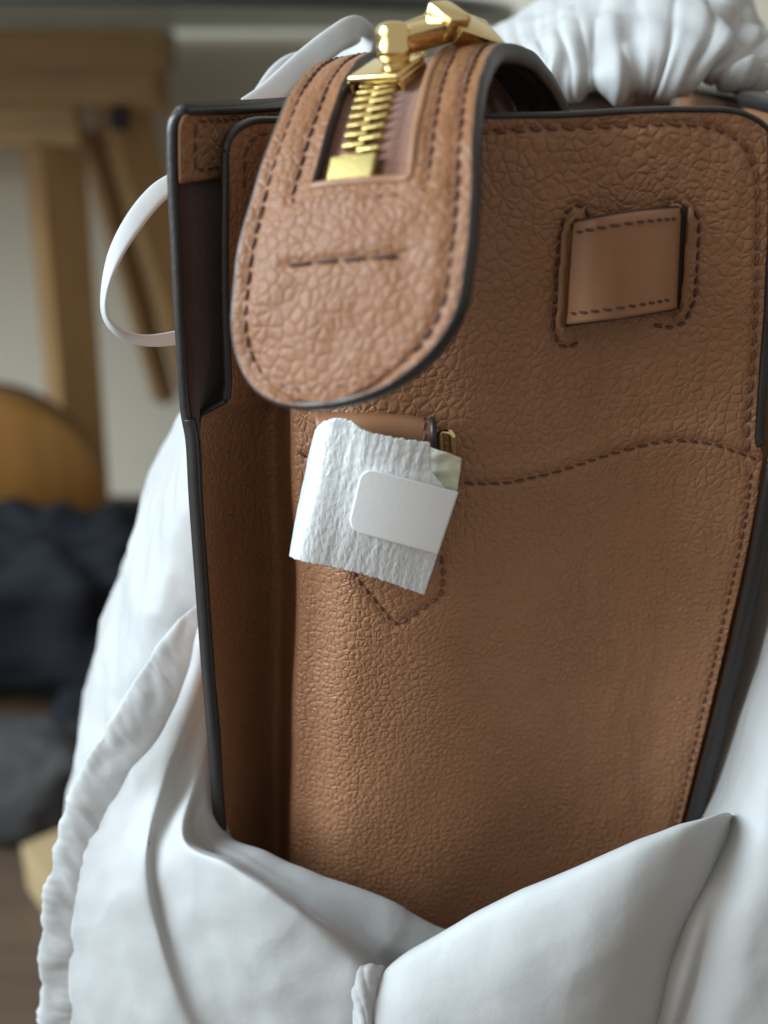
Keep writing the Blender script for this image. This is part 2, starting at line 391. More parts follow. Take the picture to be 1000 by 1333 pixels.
def stitch_px(poly, parent, mat=None, tree=bvh, **k):
    P = []; Nn = []
    for q in resample(np.array(poly, float), 3):
        h = hit(q[0], q[1], tree)
        if h: P.append(h[0]); Nn.append(h[1])
    if len(P) < 3: return
    Nn = np.array(Nn); 
    for c in range(3): Nn[:, c] = np.convolve(np.pad(Nn[:, c], 3, mode='edge'), np.ones(7) / 7, 'valid')
    return link('stitching', stitch_mesh(P, Nn, **k), mat or M_thread, parent, kind='stuff')
stitch_px(top_st, gusset, M_threadl, length=.0036, gap=.0010, rad=.00058, slant=.25)
stitch_px([(x, float(seam_y(x))) for x in range(384, 985, 6)], gusset, length=.0030, gap=.0009, rad=.0004)
stitch_px(V_out, gusset, M_threadm, length=.0027, gap=.0008, rad=.00052, slant=.05)
stitch_px(slotL, gusset, length=.0027, gap=.0009, rad=.0005, slant=.1)
stitch_px(slotR, gusset, length=.0027, gap=.0009, rad=.0005, slant=.1)
stitch_px(right_st, gusset, length=.0024, gap=.0010, rad=.0004)
stitch_px([(318, 250), (318, 200), (326, 180), (350, 172)], gusset, length=.003, gap=.0009, rad=.0004)

# ---- painted edge bead on the panel's free and sewn edges
def bead(path, nrm, ra, rb, name, parent, mat=M_edge, p=2.6, step=.0012, off=0):
    A6 = resample(np.concatenate([np.asarray(path, float), np.asarray(nrm, float)], 1), step)
    t, n, s = frames(A6[:, :3], A6[:, 3:])
    return link(name, sweep(A6[:, :3] - n * off, n, s, circ(12, ra, rb, p)), mat, parent)
edge_path = np.concatenate([gus[200:0:-1, 0], gus[0, :], gus[1:150, -1]]); edge_n = np.concatenate([gn[200:0:-1, 0], gn[0, :], gn[1:150, -1]])
k_l = int((522 - 150) / 1270 * 430); k_r = int((582 - 150) / 1270 * 430)
bead(gus[0, :, :], gn[0], .0016, .0009, 'painted_edge', gusset, off=.0011)
bead(gus[k_l:0:-1, 0], gn[k_l:0:-1, 0], .0013, .0009, 'painted_edge', gusset, off=.0011)
bead(gus[0:k_r, -1], gn[0:k_r, -1], .0024, .0014, 'painted_edge', gusset, off=.0011)

# ---- long walls
def wall(front, top_dir, length, thick, side, name, label, heights=None):
    """front: list of (px,py,Y) down the front edge; the wall runs back along top_dir"""
    fr = resample(cr(np.array([tuple(U(*p)) for p in front]), 300), .001); d = np.array(top_dir, float); d /= np.linalg.norm(d)
    ns = 26
    g = np.array([[p + d * (length * k / (ns - 1)) for k in range(ns)] for p in fr])
    return fr, d, g
frontL = [(247, 147, -.012), (236, 152, -.0125), (231, 163, -.013), (230, 185, -.013), (231, 240, -.013), (235, 320, -.013), (240, 430, -.013), (246, 528, -.013), (254, 575, -.0135), (258, 650, -.0135),
          (265, 750, -.0135), (272, 850, -.0135), (280, 950, -.0135), (288, 1060, -.013), (296, 1180, -.012), (306, 1320, -.011), (316, 1460, -.010)]
frL, dL, gL = wall(frontL, (0.46, 0.89, -0.01), .30, .004, -1, 'w', '')
backs = [0, .004, .008, .012, .016, .02, .025, .03, .036, .042, .05, .06, .07, .08, .09, .10, .12, .14, .16, .18, .20, .22, .24, .26, .28, .30]
def back_off(y, wing):
    return wing * .46 * .05 * (1 - math.exp(-y / .05)) + .08 * y
zw = [U(240, 470, -.013).z, U(250, 560, -.013).z]
for i_ in range(gL.shape[0]):
    wing = float(np.clip((frL[i_, 2] - zw[1]) / (zw[0] - zw[1]), 0, 1)) * 1.1
    for k_, y_ in enumerate(backs): gL[i_, k_] = frL[i_] + np.array((back_off(y_, wing), y_, -.0015 * y_))
wl = link('front_wall', mesh_grid(gL), [M_lining, M_edge, M_leather], bag); wl['label'] = 'long leather wall with dark suede lining inside'
solidify(wl, .0028, rim=1, inner=2)
nL = np.cross(np.gradient(frL, axis=0), dL); nL /= np.linalg.norm(nL, axis=1, keepdims=True)
if nL[:, 0].mean() < 0: nL = -nL
i0 = int(np.argmax(frL[:, 2] < U(250, 545, -.013).z))
bead(frL[:i0 + 3] - nL[20:21] * .0014, np.repeat(nL[20:21], i0 + 3, 0), .0015, .0012, 'painted_edge', wl)
bead(frL[i0:] - nL[i0:] * .0006 , nL[i0:], .0019, .0015, 'painted_edge', wl)
bead(gL[0] - nL[20] * .0014, np.repeat(nL[20:21], 26, 0), .0015, .0012, 'painted_edge', wl)
# leather facing strip along the top, inside the wall
nf = int(np.argmax(frL[:, 2] < U(232, 235, -.013).z))
gF = gL[[int(k_) for k_ in np.linspace(2, nf, 12)]] + nL[20] * .0013; gF = grid_surface(gF, 24, 60)
fac = link('facing_strip', mesh_grid(gF), [M_leather, M_smooth], wl); solidify(fac, .0011, rim=1)
nn = np.repeat(nL[20:21], 200, 0)
for i in (3, 20):
    P = [gF[i, k] for k in range(3, 40)]; link('stitching', stitch_mesh(P, nn[:len(P)], length=.003, gap=.0009, rad=.0004), M_thread, wl, kind='stuff')
P = [gF[i, 3] for i in range(3, 21)]; link('stitching', stitch_mesh(P, nn[:len(P)], length=.003, gap=.0009, rad=.0004), M_thread, wl, kind='stuff')

frontR = [(1022, 139, 0.0140), (1024, 300, 0.0060), (1014, 480, -0.0010), (1004, 585, -0.0035), (1000, 612, -0.0045), (993, 650, -0.0045), (977, 740, -0.0040), (953, 850, -0.0030), (928, 950, -0.0020), (902, 1050, 0.0000), (876, 1150, 0.0030), (846, 1270, 0.0070), (812, 1420, 0.0130)]
frR = resample(np.array([tuple(U(*p)) for p in frontR]), .004)
eR = U(880, 111, .35); dR = np.array(eR - U(1022, 139, .014)); lenR = np.linalg.norm(dR); dR /= lenR
gR = np.array([[p + dR * (lenR * k / 25) for k in range(26)] for p in frR])
wr = link('back_wall', mesh_grid(gR), [M_smooth, M_edge, M_leather], bag); wr['label'] = 'far leather wall with grey painted top edge'
solidify(wr, .004, rim=1, inner=2)
nR = np.cross(np.gradient(frR, axis=0), dR); nR /= np.linalg.norm(nR, axis=1, keepdims=True)
if nR[:, 0].mean() < 0: nR = -nR
j0 = int(np.argmax(frR[:, 2] < U(1000, 600, -.004).z))
bead(frR[j0:] + nR[j0:] * .0014, nR[j0:], .0024, .0019, 'painted_edge', wr)
tpath = np.array([frR[0] + dR * lenR * k / 80 for k in range(81)]); bead(tpath + nR[2] * .001, np.repeat(nR[2:3], 81, 0), .0032, .0026, 'painted_edge', wr)

# far end wall and base so that the bag is closed
cs = [frL[-1], frR[-1], frR[-1] + dR * .30, frL[-1] + dL * .29]
zb = BASE_Z
def quad(name, pts, mat, parent):
    me = bpy.data.meshes.new(name); me.from_pydata([tuple(p) for p in pts], [], [tuple(range(len(pts)))]); me.update(); return link(name, me, mat, parent, smooth=False)
b0 = [Vector(c) for c in (frL[-1], frR[-1], gR[-1, -1], gL[-1, -1])]
base = quad('base_panel', [(c.x, c.y, max(zb, min(b.z for b in b0))) for c in b0], M_leather, bag)
quad('end_panel', [gL[0, -1], gR[0, -1], gR[-1, -1], gL[-1, -1]], M_lining, bag)

# ---- strap threaded through the two slots
def strap_grid(n1=14, n2=40, lift=.0120):
    g = np.zeros((n1, n2, 3)); nr = np.zeros((n1, n2, 3))
    TL, TR, BR, BL = np.array((741., 291)), np.array((890., 270)), np.array((884., 401)), np.array((732., 423))
    c0 = Vector(hit(720, 350)[0]); 
    for i in range(n1):
        for j in range(n2):
            v = i / (n1 - 1); u = j / (n2 - 1)
            q = (TL * (1 - u) + TR * u) * (1 - v) + (BL * (1 - u) + BR * u) * v
            l, n_l = hit(*((TL * (1 - v) + BL * v) + np.array((-2, 0)))); r, n_r = hit(*((TR * (1 - v) + BR * v) + np.array((3, 0))))
            d = ray(q[0], q[1] - 3 * math.sin(math.pi * u) + (5 * math.sin(math.pi * u) if v > .5 else 0))
            Y = l.y * (1 - u) + r.y * u
            arch = math.sin(math.pi * min(1, max(0, u * .96 + .02))) ** .65
            Y += .0036 - (lift + .0036) * arch
            t = (Y - CAM.y) / d.y; g[i, j] = CAM + d * t
    return g
sg = grid_surface(strap_grid(), 30, 60)
M_strap = mat_leather('strap_leather', (0.36, 0.176, 0.092), rough=0.36, strength=0.3, dist=0.0003, smooth=True)
strap = link('side_strap', mesh_grid(sg), [M_strap, M_edge], bag); strap['label'] = 'smooth brown leather strap threaded through two slots'
solidify(strap, .0028, rim=1)
sn = normals(sg)
for i in (3, 26):
    link('stitching', stitch_mesh(sg[i, 3:57], sn[i, 3:57], length=.0026, gap=.0009, rad=.00042), M_thread, strap, kind='stuff')
for i in (0, -1): bead(sg[i, 1:-1], sn[i, 1:-1], .0012, .0007, 'painted_edge', strap, off=.0014)
for poly, ra, rb, nm, mt_ in (([(748, 283), (741, 290), (737, 305), (733, 360), (729, 424), (733, 432)], .0010, .0009, 'slot_rim', M_smooth), ([(889, 270), (889, 290), (886, 350), (881, 402)], .0008, .0009, 'slot_shade', M_slot_shade),  # dark bead at the right end paints the shaded gap under the strap
                 ([(886, 264), (895, 270), (898, 290), (895, 350), (889, 404), (882, 412)], .0008, .0009, 'slot_rim', M_smooth)):
    P = []
    for q in resample(np.array(poly, float), 4):
        h = hit(*q); P.append((*(h[0] + h[1] * (.0008 if nm == 'slot_rim' else 0)), *h[1]))
    P = np.array(P); bead(P[:, :3], P[:, 3:], ra, rb, nm, gusset, mt_)

# ---- zipper tab arching out of the bag
tabrows = [((300, 548, -.053), (574, 508, -.077)), ((303, 410, -.046), (600, 372, -.070)), ((313, 320, -.040), (610, 288, -.064)), ((334, 240, -.032), (613, 215, -.056)),
           ((362, 160, -.021), (617, 146, -.045)), ((388, 106, -.005), (627, 92, -.030)), ((424, 78, .018), (648, 57, -.008))]
TL_ = [np.array(U(*a)) for a, b in tabrows]; TR_ = [np.array(U(*b)) for a, b in tabrows]
wv = TL_[-1] - TR_[-1]
for p in ((690, 66, .014), (722, 104, .030), (740, 150, .040), (748, 215, .045), (752, 290, .046)):
    q = np.array(U(*p)); TR_.append(q); TL_.append(q + wv)
TL_ = resample(cr(TL_, 400), .0005); TR_ = cr(TR_, 400)
# common parameter: length of the mid line
L0 = cr([np.array(U(*a)) for a, b in tabrows] + [TR_[-1] * 0 + x for x in []], 10)  # (kept short)
Lc = cr([np.array(U(*a)) for a, b in tabrows] + [np.array(U(*p)) + wv for p in ((690, 66, .014), (722, 104, .030), (740, 150, .040), (748, 215, .045), (752, 290, .046))], 400)
mid = (Lc + TR_) / 2; ml = np.concatenate([[0], np.cumsum(np.linalg.norm(np.diff(mid, axis=0), axis=1))]); TLEN = ml[-1]
def Mp(u, v):
    """u metres from the tip along the tab, v 0..1 across"""
    l = np.array([np.interp(u, ml, Lc[:, i]) for i in range(3)]); r = np.array([np.interp(u, ml, TR_[:, i]) for i in range(3)])
    return l * (1 - v) + r * v
def Mn(u, v):
    e = .0012; a = Mp(u + e, v) - Mp(max(0, u - e), v); b = Mp(u, v + .02) - Mp(u, v - .02); n = np.cross(b, a); n /= np.linalg.norm(n)
    return n
if np.dot(Mn(.03, .5), np.array(CAM) - Mp(.03, .5)) < 0:
    _Mn = Mn
    def Mn(u, v): return -_Mn(u, v)
WID = float(np.linalg.norm(Mp(.04, 1) - Mp(.04, 0)))
def find_u(py_, v):
    best = None
    for u in np.linspace(0, TLEN * .6, 400):
        p = Vector(Mp(u, v)) - CAM; zc = p.y * cp - p.z * sp; yc = p.y * sp + p.z * cp; q = 666.5 - F * yc / zc
        if best is None or abs(q - py_) < best[0]: best = (abs(q - py_), u)
    return best[1]
u_tip = find_u(526, .48); rad_u = find_u(395, .5) - u_tip
def half(u):
    if u >= u_tip + rad_u: return .5
    f = 1 - (u - u_tip) / rad_u; return .5 * max(0, 1 - f ** 2.25) ** (1 / 2.25)
u_win = find_u(240, .5); WL, WR = .29, .745
NU, NV = 230, 64
u_l0, u_l1 = find_u(346, .22), find_u(331, .79)
us = np.concatenate([u_tip + rad_u * (1 - np.cos(np.linspace(0.02, math.pi / 2, 46))), np.linspace(u_tip + rad_u, TLEN * .995, NU)[1:]])
# make a row fall on the window's lower edge
us[np.argmin(abs(us - u_win))] = u_win
vs_ = np.unique(np.concatenate([np.linspace(0, WL, 16), np.linspace(WL, WR, 26), np.linspace(WR, 1, 16)]))
tg = np.zeros((len(us), len(vs_), 3)); tn = np.zeros_like(tg)
for i, u in enumerate(us):
    h = half(u); c = .5
    for j, v in enumerate(vs_):
        vv = c + (v - .5) * 2 * h; n = Mn(u, vv); tn[i, j] = n
        crown = .0012 * (1 - (2 * vv - 1) ** 2)
        # stitched rows press the leather in
        de = min((abs(abs(vv - .5) - (h - .062)) if h > .08 else .5), .5) * WID
        g_ = -.0007 * math.exp(-(de / .0013) ** 2)
        if u > u_win - .004:
            g_ -= .0006 * math.exp(-((min(abs(vv - (WL - .085)), abs(vv - (WR + .075)))) * WID / .0012) ** 2)
        fl_ = (vv - .23) / .54; g_ -= .0008 * math.exp(-((u - (u_l0 * (1 - fl_) + u_l1 * fl_)) / .0012) ** 2) * float(ss(fl_, -.08, .04) * (1 - ss(fl_, .96, 1.08)))
        tg[i, j] = Mp(u, vv) + n * (crown + g_ + .0006 * noise.noise(Vector((u * 90, vv * 6, 0))))
uc = (us[:-1] + us[1:]) / 2; vc = (vs_[:-1] + vs_[1:]) / 2
keep = ~((uc[:, None] > u_win) & (vc[None] > WL) & (vc[None] < WR))
def shell(g, n, t, keep):
    R, C = g.shape[:2]; idx = np.arange(R * C).reshape(R, C); N0 = R * C
    q = np.stack([idx[:-1, :-1], idx[:-1, 1:], idx[1:, 1:], idx[1:, :-1]], -1)[keep]
    cnt = {}
    for f in q.tolist():
        for a, b in zip(f, f[1:] + f[:1]): cnt[(a, b)] = 1
    rim = [(a, b) for (a, b) in cnt if (b, a) not in cnt]
    faces = q.tolist() + [[x + N0 for x in f[::-1]] for f in q.tolist()] + [[b, a, a + N0, b + N0] for a, b in rim]
    mi = [0] * len(q) + [2] * len(q) + [1] * len(rim)
    V = np.concatenate([g.reshape(-1, 3), (g - n * t).reshape(-1, 3)]); used = np.unique(np.concatenate([np.array(faces[:2 * len(q)]).ravel()])); mp = -np.ones(len(V), int); mp[used] = np.arange(len(used))
    me = bpy.data.meshes.new('shell'); me.from_pydata(V[used].tolist(), [], [[int(mp[x]) for x in f] for f in faces]); me.update()
    me.polygons.foreach_set('material_index', mi)
    bm = bmesh.new(); bm.from_mesh(me); bmesh.ops.recalc_face_normals(bm, faces=bm.faces)
    for e in bm.edges:
        if len(e.link_faces) == 2 and e.link_faces[0].material_index != e.link_faces[1].material_index: e.smooth = False
    bm.to_mesh(me); bm.free(); return me
tab = link('zipper_tab', shell(tg, tn, .0050, keep), [M_tab, M_edge, M_under], bag); tab['label'] = 'rounded tan leather zip end tab arching over the top'
TT = .0050
# rounded painted bead round the outline
out = [tg[i, 0] for i in range(len(us) - 1, 0, -1)] + [tg[0, j] for j in range(len(vs_))] + [tg[i, -1] for i in range(1, len(us))]
outn = [tn[i, 0] for i in range(len(us) - 1, 0, -1)] + [tn[0, j] for j in range(len(vs_))] + [tn[i, -1] for i in range(1, len(us))]
oo = resample(np.concatenate([np.array(out), np.array(outn)], 1), .0009)
for c_ in range(6): oo[4:-4, c_] = np.convolve(oo[:, c_], np.array([1, 2, 3, 4, 5, 4, 3, 2, 1]) / 25., 'valid')
bead(oo[:, :3], oo[:, 3:], TT * .52, .0012, 'painted_edge', tab, p=3.0, step=.0009, off=TT * .52)
# leather rim along the lower and right side of the window
iw = int(np.argmin(abs(us - u_win))); jl = int(np.argmin(abs(vs_ - WL))); jr = int(np.argmin(abs(vs_ - WR)))
P = [tg[iw, j] for j in range(jl, jr + 1)] + [tg[i, jr] for i in range(iw + 1, iw + 110)]
Nn = [tn[iw, j] for j in range(jl, jr + 1)] + [tn[i, jr] for i in range(iw + 1, iw + 110)]
bead(np.array(P), np.array(Nn), .0019, .0013, 'window_piping', tab, M_smooth, off=.0013)
P = [tg[i, jl] for i in range(iw, iw + 120)]; Nn = [tn[i, jl] for i in range(iw, iw + 120)]
bead(np.array(P), np.array(Nn), .0020, .0008, 'painted_edge', tab, off=.0021)
def tab_path(uv): 
    uv = resample(np.array([(u, v * WID) for u, v in uv]), .0008); uv[:, 1] /= WID
    P = []; N_ = []
    for u, v in uv:
        n = Mn(u, v); P.append(Mp(u, v) + n * (.0012 * (1 - (2 * v - 1) ** 2) - .0004)); N_.append(n)
    return np.array(P), np.array(N_)
inset = .062
ol = [(u, (.5 - half(u)) * WID) for u in us[::-1] if u < TLEN * .62] + [(u, (.5 + half(u)) * WID) for u in us if u < TLEN * .62]
ol = resample(np.array(ol), .0012); tg2 = np.gradient(ol, axis=0); tg2 /= np.linalg.norm(tg2, axis=1, keepdims=True) + 1e-9
nrm2 = np.stack([-tg2[:, 1], tg2[:, 0]], 1); cen = np.array((u_tip + .05, .5 * WID))
if ((cen - ol) * nrm2).sum() < 0: nrm2 = -nrm2
bord = [(u, v / WID) for u, v in ol + nrm2 * .0036]
link('stitching', stitch_mesh(*tab_path(bord), length=.0031, gap=.0009, rad=.00046, slant=.14), M_threadm, tab, kind='stuff')
uw2 = u_win - .0042
link('stitching', stitch_mesh(*tab_path([(u, WL - .085) for u in np.linspace(TLEN * .6, uw2, 60)] + [(uw2, v) for v in np.linspace(WL - .085, WR + .075, 12)] + [(u, WR + .075) for u in np.linspace(uw2, TLEN * .6, 60)]), length=.0031, gap=.0009, rad=.00044, slant=.14), M_threadm, tab, kind='stuff')
u_c0, u_c1 = find_u(346, .22), find_u(331, .79)
link('stitching', stitch_mesh(*tab_path([(u_c0, .23), (u_c1, .77)]), length=.0062, gap=.0009, rad=.00058, slant=.04), M_thread, tab, kind='stuff')

# zipper tape, teeth, stop
tz = np.array([[Mp(u, v) - Mn(u, v) * (.0022 + .0004 * math.sin(v * 60)) for v in np.linspace(WL - .03, WR + .03, 30)] for u in np.linspace(u_win - .002, TLEN * .85, 120)])
tape = link('zipper_tape', mesh_grid(tz), M_tape, tab); solidify(tape, .0008)
def tframe(u, v, h=0.0):
    n = Vector(Mn(u, v)); t = Vector(Mp(u + .001, v) - Mp(u - .001, v)).normalized(); x = t.cross(n).normalized(); t = n.cross(x)
    return basis(Vector(Mp(u, v)) + n * h, x, t, n), x, t, n
vz = .475
tooth = box_mesh(.0058, .00120, .0018, .0003, 2)
for v in tooth.vertices:                                   # hooked head at the inner end
    if v.co.x < -.0012: v.co.y *= 1.15; v.co.z *= .9
tooth.materials.append(M_goldb); tooth.polygons.foreach_set('use_smooth', [True] * len(tooth.polygons))
u_s = find_u(200, vz); u_e = find_u(110, vz); pitch = (u_e - u_s) / 7.6
for k in range(18):
    for sgn in (-1, 1):
        u = u_s + (k + (.5 if sgn > 0 else 0)) * pitch
        o = bpy.data.objects.new('zipper_tooth', tooth); COL.objects.link(o); o.parent = tab
        mt, x, t, n = tframe(u, vz, -.0010)
        o.matrix_basis = mt @ Matrix.Translation((sgn * .0021, 0, 0)) @ (Matrix.Rotation(0, 4, 'Z') if sgn > 0 else Matrix.Rotation(math.pi, 4, 'Z')) @ Matrix.Rotation(random.uniform(-.05, .05), 4, 'Z')
me = box_mesh(.0122, .0088, .0028, .0007, 3)
u0 = find_u(223, vz - .02); mt, x, t, n = tframe(u0, vz - .015, -.0008); me.transform(mt)
link('zipper_stop', me, mat_plain('dull_brass', (.40, .31, .12), .5, metal=1., bump=.2, bscale=1500), tab)

# slider
wdir = Vector(Mp(find_u(100, .475), .6) - Mp(find_u(100, .475), .4)).normalized()
ydir = Vector((.45, .86, .30)); ydir = (ydir - wdir * ydir.dot(wdir)).normalized(); ndir = wdir.cross(ydir).normalized()
if ndir.z < 0: ndir = -ndir
sc_ = Vector(Mp(find_u(104, .475), .475)) + ydir * .0045 + ndir * .0010
mt = basis(sc_, wdir, ydir, ndir)
me = box_mesh(.0146, .0150, .0022, .0008, 3, None); me.transform(mt)
slider = link('zipper_slider', me, M_gold, bag); slider['label'] = 'polished gold zip slider'
for s in (-1, 1):
    me = box_mesh(.0013, .0140, .0040, .0004); me.transform(mt @ Matrix.Translation((s * .0071, 0, -.0022))); link('slider_flange', me, M_gold, slider)
# bridge: rounded upright knob
def lathe(prof, k=28):
    V = []; Fc = []
    for r, z in prof:
        for q in range(k): a = 2 * math.pi * q / k; V.append((r * math.cos(a), r * math.sin(a), z))
    for i in range(len(prof) - 1):
        for q in range(k): Fc.append((i * k + q, i * k + (q + 1) % k, i * k + k + (q + 1) % k, i * k + k + q))
    Fc.append(tuple(range(k - 1, -1, -1))); Fc.append(tuple((len(prof) - 1) * k + q for q in range(k)))
    me = bpy.data.meshes.new('lathe'); me.from_pydata(V, [], Fc); me.update(); return me
ky = sc_.y + .000; kb = U(513, 92, ky); kt = U(512, 28, ky + .001); zax = (kt - kb).normalized(); H = (kt - kb).length
me = lathe([(.0006, 0), (.0026, .0001), (.0030, .0010), (.0028, .0018), (.0039, .0026), (.0043, .0036), (.0043, H * .50), (.0040, H * .58), (.0044, H * .68), (.0043, H * .84), (.0035, H * .94), (.0021, H * .99), (.0003, H)])
xx = Vector((1, 0, 0)); xx = (xx - zax * xx.dot(zax)).normalized(); me.transform(basis(kb, xx, zax.cross(xx), zax)); link('slider_bridge', me, M_gold, slider)
def bar2(a, b, wide, deep, up, bev=.0008): return bar_mesh(a, b, wide, deep, up, bev)
pull = link('zipper_pull', bar2(U(522, 54, ky + .001), U(592, 34, ky + .010), .0060, .0055, (0.1, -.3, 1), .0006), M_gold, slider)
link('pull_link', bar2(U(526, 40, ky + .004), U(574, 20, ky + .012), .0030, .0028, (0.1, -.6, 1)), M_gold, slider)
link('pull_hinge', bar2(U(568, 30, ky + .006), U(594, 27, ky + .012), .0090, .0070, (0.3, -.5, 1), .0009), M_gold, slider)
link('pull_plate', bar2(U(582, 32, ky + .010), U(640, 52, ky + .022), .0110, .0048, (0.45, -.55, 1), .0005), M_gold, slider)

# ---- buckle strap under the tab
def px_patch(rows_, nr, nc): return grid_surface(px_grid(rows_), nr, nc)
bs = px_patch([[(410, 536, -.012), (470, 536, -.0155), (530, 540, -.0165), (563, 545, -.0165)], [(410, 545, -.017), (470, 544, -.021), (530, 548, -.022), (564, 553, -.022)],
               [(412, 570, -.019), (470, 572, -.023), (530, 576, -.024), (565, 580, -.024)], [(414, 640, -.018), (470, 640, -.021), (530, 640, -.022), (566, 640, -.022)], [(416, 700, -.012), (470, 700, -.0165), (530, 700, -.0165), (560, 700, -.0165)]], 40, 40)
bstrap = link('buckle_strap', mesh_grid(bs), [M_smooth, M_edge], bag); solidify(bstrap, .0028, rim=1)
bstrap['label'] = 'short leather strap end with black edge above the foam wrap'
bsn = normals(bs); bead(bs[:, -1], bsn[:, -1], .0019, .0010, 'painted_edge', bstrap, off=.0012)
link('stitching', stitch_mesh(bs[1:34, 34], bsn[1:34, 34], length=.0028, gap=.0008, rad=.0004), M_thread, bstrap, kind='stuff')
bk = [(569, 604), (571, 563), (590, 563), (590, 604)]
def tube_path(pts, r, name, mat, parent, closed=False, k=10, p=3):
    P = np.array([tuple(U(*q)) for q in pts]); P = resample(P, .0008)
    nrm = np.repeat(np.array([[0, -1, .3]]), len(P), 0); t, n, s = frames(P, nrm)
    return link(name, sweep(P, n, s, circ(k, r * .8, r, p)), mat, parent)
tube_path([(573, 640, -.020), (573, 566, -.020), (576, 562, -.020), (587, 563, -.0205), (589, 568, -.0205), (589, 640, -.0205)], .0010, 'gold_buckle', M_gold, bag)

# ------------------------------------------------------------------ foam wrap with sticker
def mat_foam():
    m, N, L, b = nt('pearly_foam')
    b.inputs['Base Color'].default_value = (.80, .82, .82, 1); b.inputs['Roughness'].default_value = .20; b.inputs['Metallic'].default_value = .22; b.inputs['Specular IOR Level'].default_value = .7
    b.inputs['Subsurface Weight'].default_value = .15; b.inputs['Subsurface Radius'].default_value = (.002, .002, .002)
    tc = N.new('ShaderNodeTexCoord'); mp = N.new('ShaderNodeMapping'); mp.inputs['Rotation'].default_value = (0, math.radians(-12), 0); mp.inputs['Scale'].default_value = (1.0, 1, .42); L.new(tc.outputs['Object'], mp.inputs['Vector'])
    v1 = N.new('ShaderNodeTexVoronoi'); v1.feature = 'DISTANCE_TO_EDGE'; v1.inputs['Scale'].default_value = 620; L.new(mp.outputs[0], v1.inputs['Vector'])
    nz = N.new('ShaderNodeTexNoise'); nz.inputs['Scale'].default_value = 700; nz.inputs['Detail'].default_value = 5; nz.inputs['Distortion'].default_value = 1.0; L.new(mp.outputs[0], nz.inputs['Vector'])
    ad = N.new('ShaderNodeMath'); ad.operation = 'MULTIPLY_ADD'; ad.inputs[1].default_value = .8; L.new(v1.outputs['Distance'], ad.inputs[0]); L.new(nz.outputs['Fac'], ad.inputs[2])
    bp = N.new('ShaderNodeBump'); bp.inputs['Strength'].default_value = .55; bp.inputs['Distance'].default_value = .0005; L.new(ad.outputs[0], bp.inputs['Height']); L.new(bp.outputs[0], b.inputs['Normal'])
    return m
M_foam = mat_foam()
M_stick = mat_plain('sticker_paper', (.80, .80, .79), .5, bump=.05, bscale=600)
M_tapey = mat_plain('yellowed_tape', (.66, .66, .52), .35, bump=.6, bscale=500, bdist=.0006)
Yg = lambda px, py: (hit(px, py)[0].y if hit(px, py) else -.012)
fr_rows = [[(408, 566, -0.0210), (412, 556, -0.0260), (428, 547, -0.0297), (452, 546, -0.0310), (478, 562, -0.0325), (520, 571, -0.0330), (560, 577, -0.0325)],
           [(401, 594, -0.0210), (406, 588, -0.0265), (422, 582, -0.0302), (450, 584, -0.0315), (478, 594, -0.0330), (520, 603, -0.0335), (562, 612, -0.0325)],
           [(396, 620, -0.0210), (402, 618, -0.0270), (418, 615, -0.0307), (445, 618, -0.0320), (478, 625, -0.0335), (520, 633, -0.0340), (582, 646, -0.0320)],
           [(384, 680, -0.0220), (391, 680, -0.0280), (407, 680, -0.0312), (438, 684, -0.0320), (472, 690, -0.0330), (515, 700, -0.0330), (572, 712, -0.0310)],
           [(376, 724, -0.0230), (382, 727, -0.0280), (398, 732, -0.0302), (430, 738, -0.0305), (465, 746, -0.0310), (508, 759, -0.0305), (552, 775, -0.0290)]]
fg = px_patch(fr_rows, 120, 130); fn_ = normals(fg)
for i in range(fg.shape[0]):
    for j in range(fg.shape[1]):
        p = fg[i, j]; a = (p[0] - .22 * (p[2] - .6)) 
        wr_ = abs(noise.noise(Vector((a * 420, p[2] * 45, 1.5)))); wr2 = noise.noise(Vector((a * 900, p[2] * 350, 4)))
        e = min(i, fg.shape[0] - 1 - i) / 8.; rag = (.0006 * noise.noise(Vector((p[0] * 900, 2, i > 50))) if e < .2 else 0)
        fg[i, j] += fn_[i, j] * (.00030 * (wr_ - .3) + .00006 * wr2) + np.array((0, 0, rag))
foam = link('foam_wrap', mesh_grid(fg), M_foam); solidify(foam, .0009)
foam_root = thing('foam_wrap', 'crinkled pearly white foam sheet wrapped round the buckle below the tab', 'foam wrap', tuple(U(470, 760, -.028)))
foam.parent = foam_root; foam.matrix_parent_inverse = Matrix.Translation(-foam_root.location); foam.name = 'foam_sheet'
fbvh = BVHTree.FromPolygons([v.co.copy() for v in foam.data.vertices], [tuple(p.vertices) for p in foam.data.polygons])
tt = px_patch([[(556, 582, -.0285), (578, 588, -.0290), (601, 597, -.0285)], [(556, 612, -.0290), (577, 615, -.0300), (598, 622, -.0290)], [(556, 650, -.0290), (574, 650, -.0300), (592, 655, -.0290)]], 24, 24)
for i in range(24):
    for j in range(24): tt[i, j, 1] += .0007 * noise.noise(Vector(tt[i, j]) * 400)
o = link('tape_end', mesh_grid(tt), M_tapey, foam_root); solidify(o, .0008)
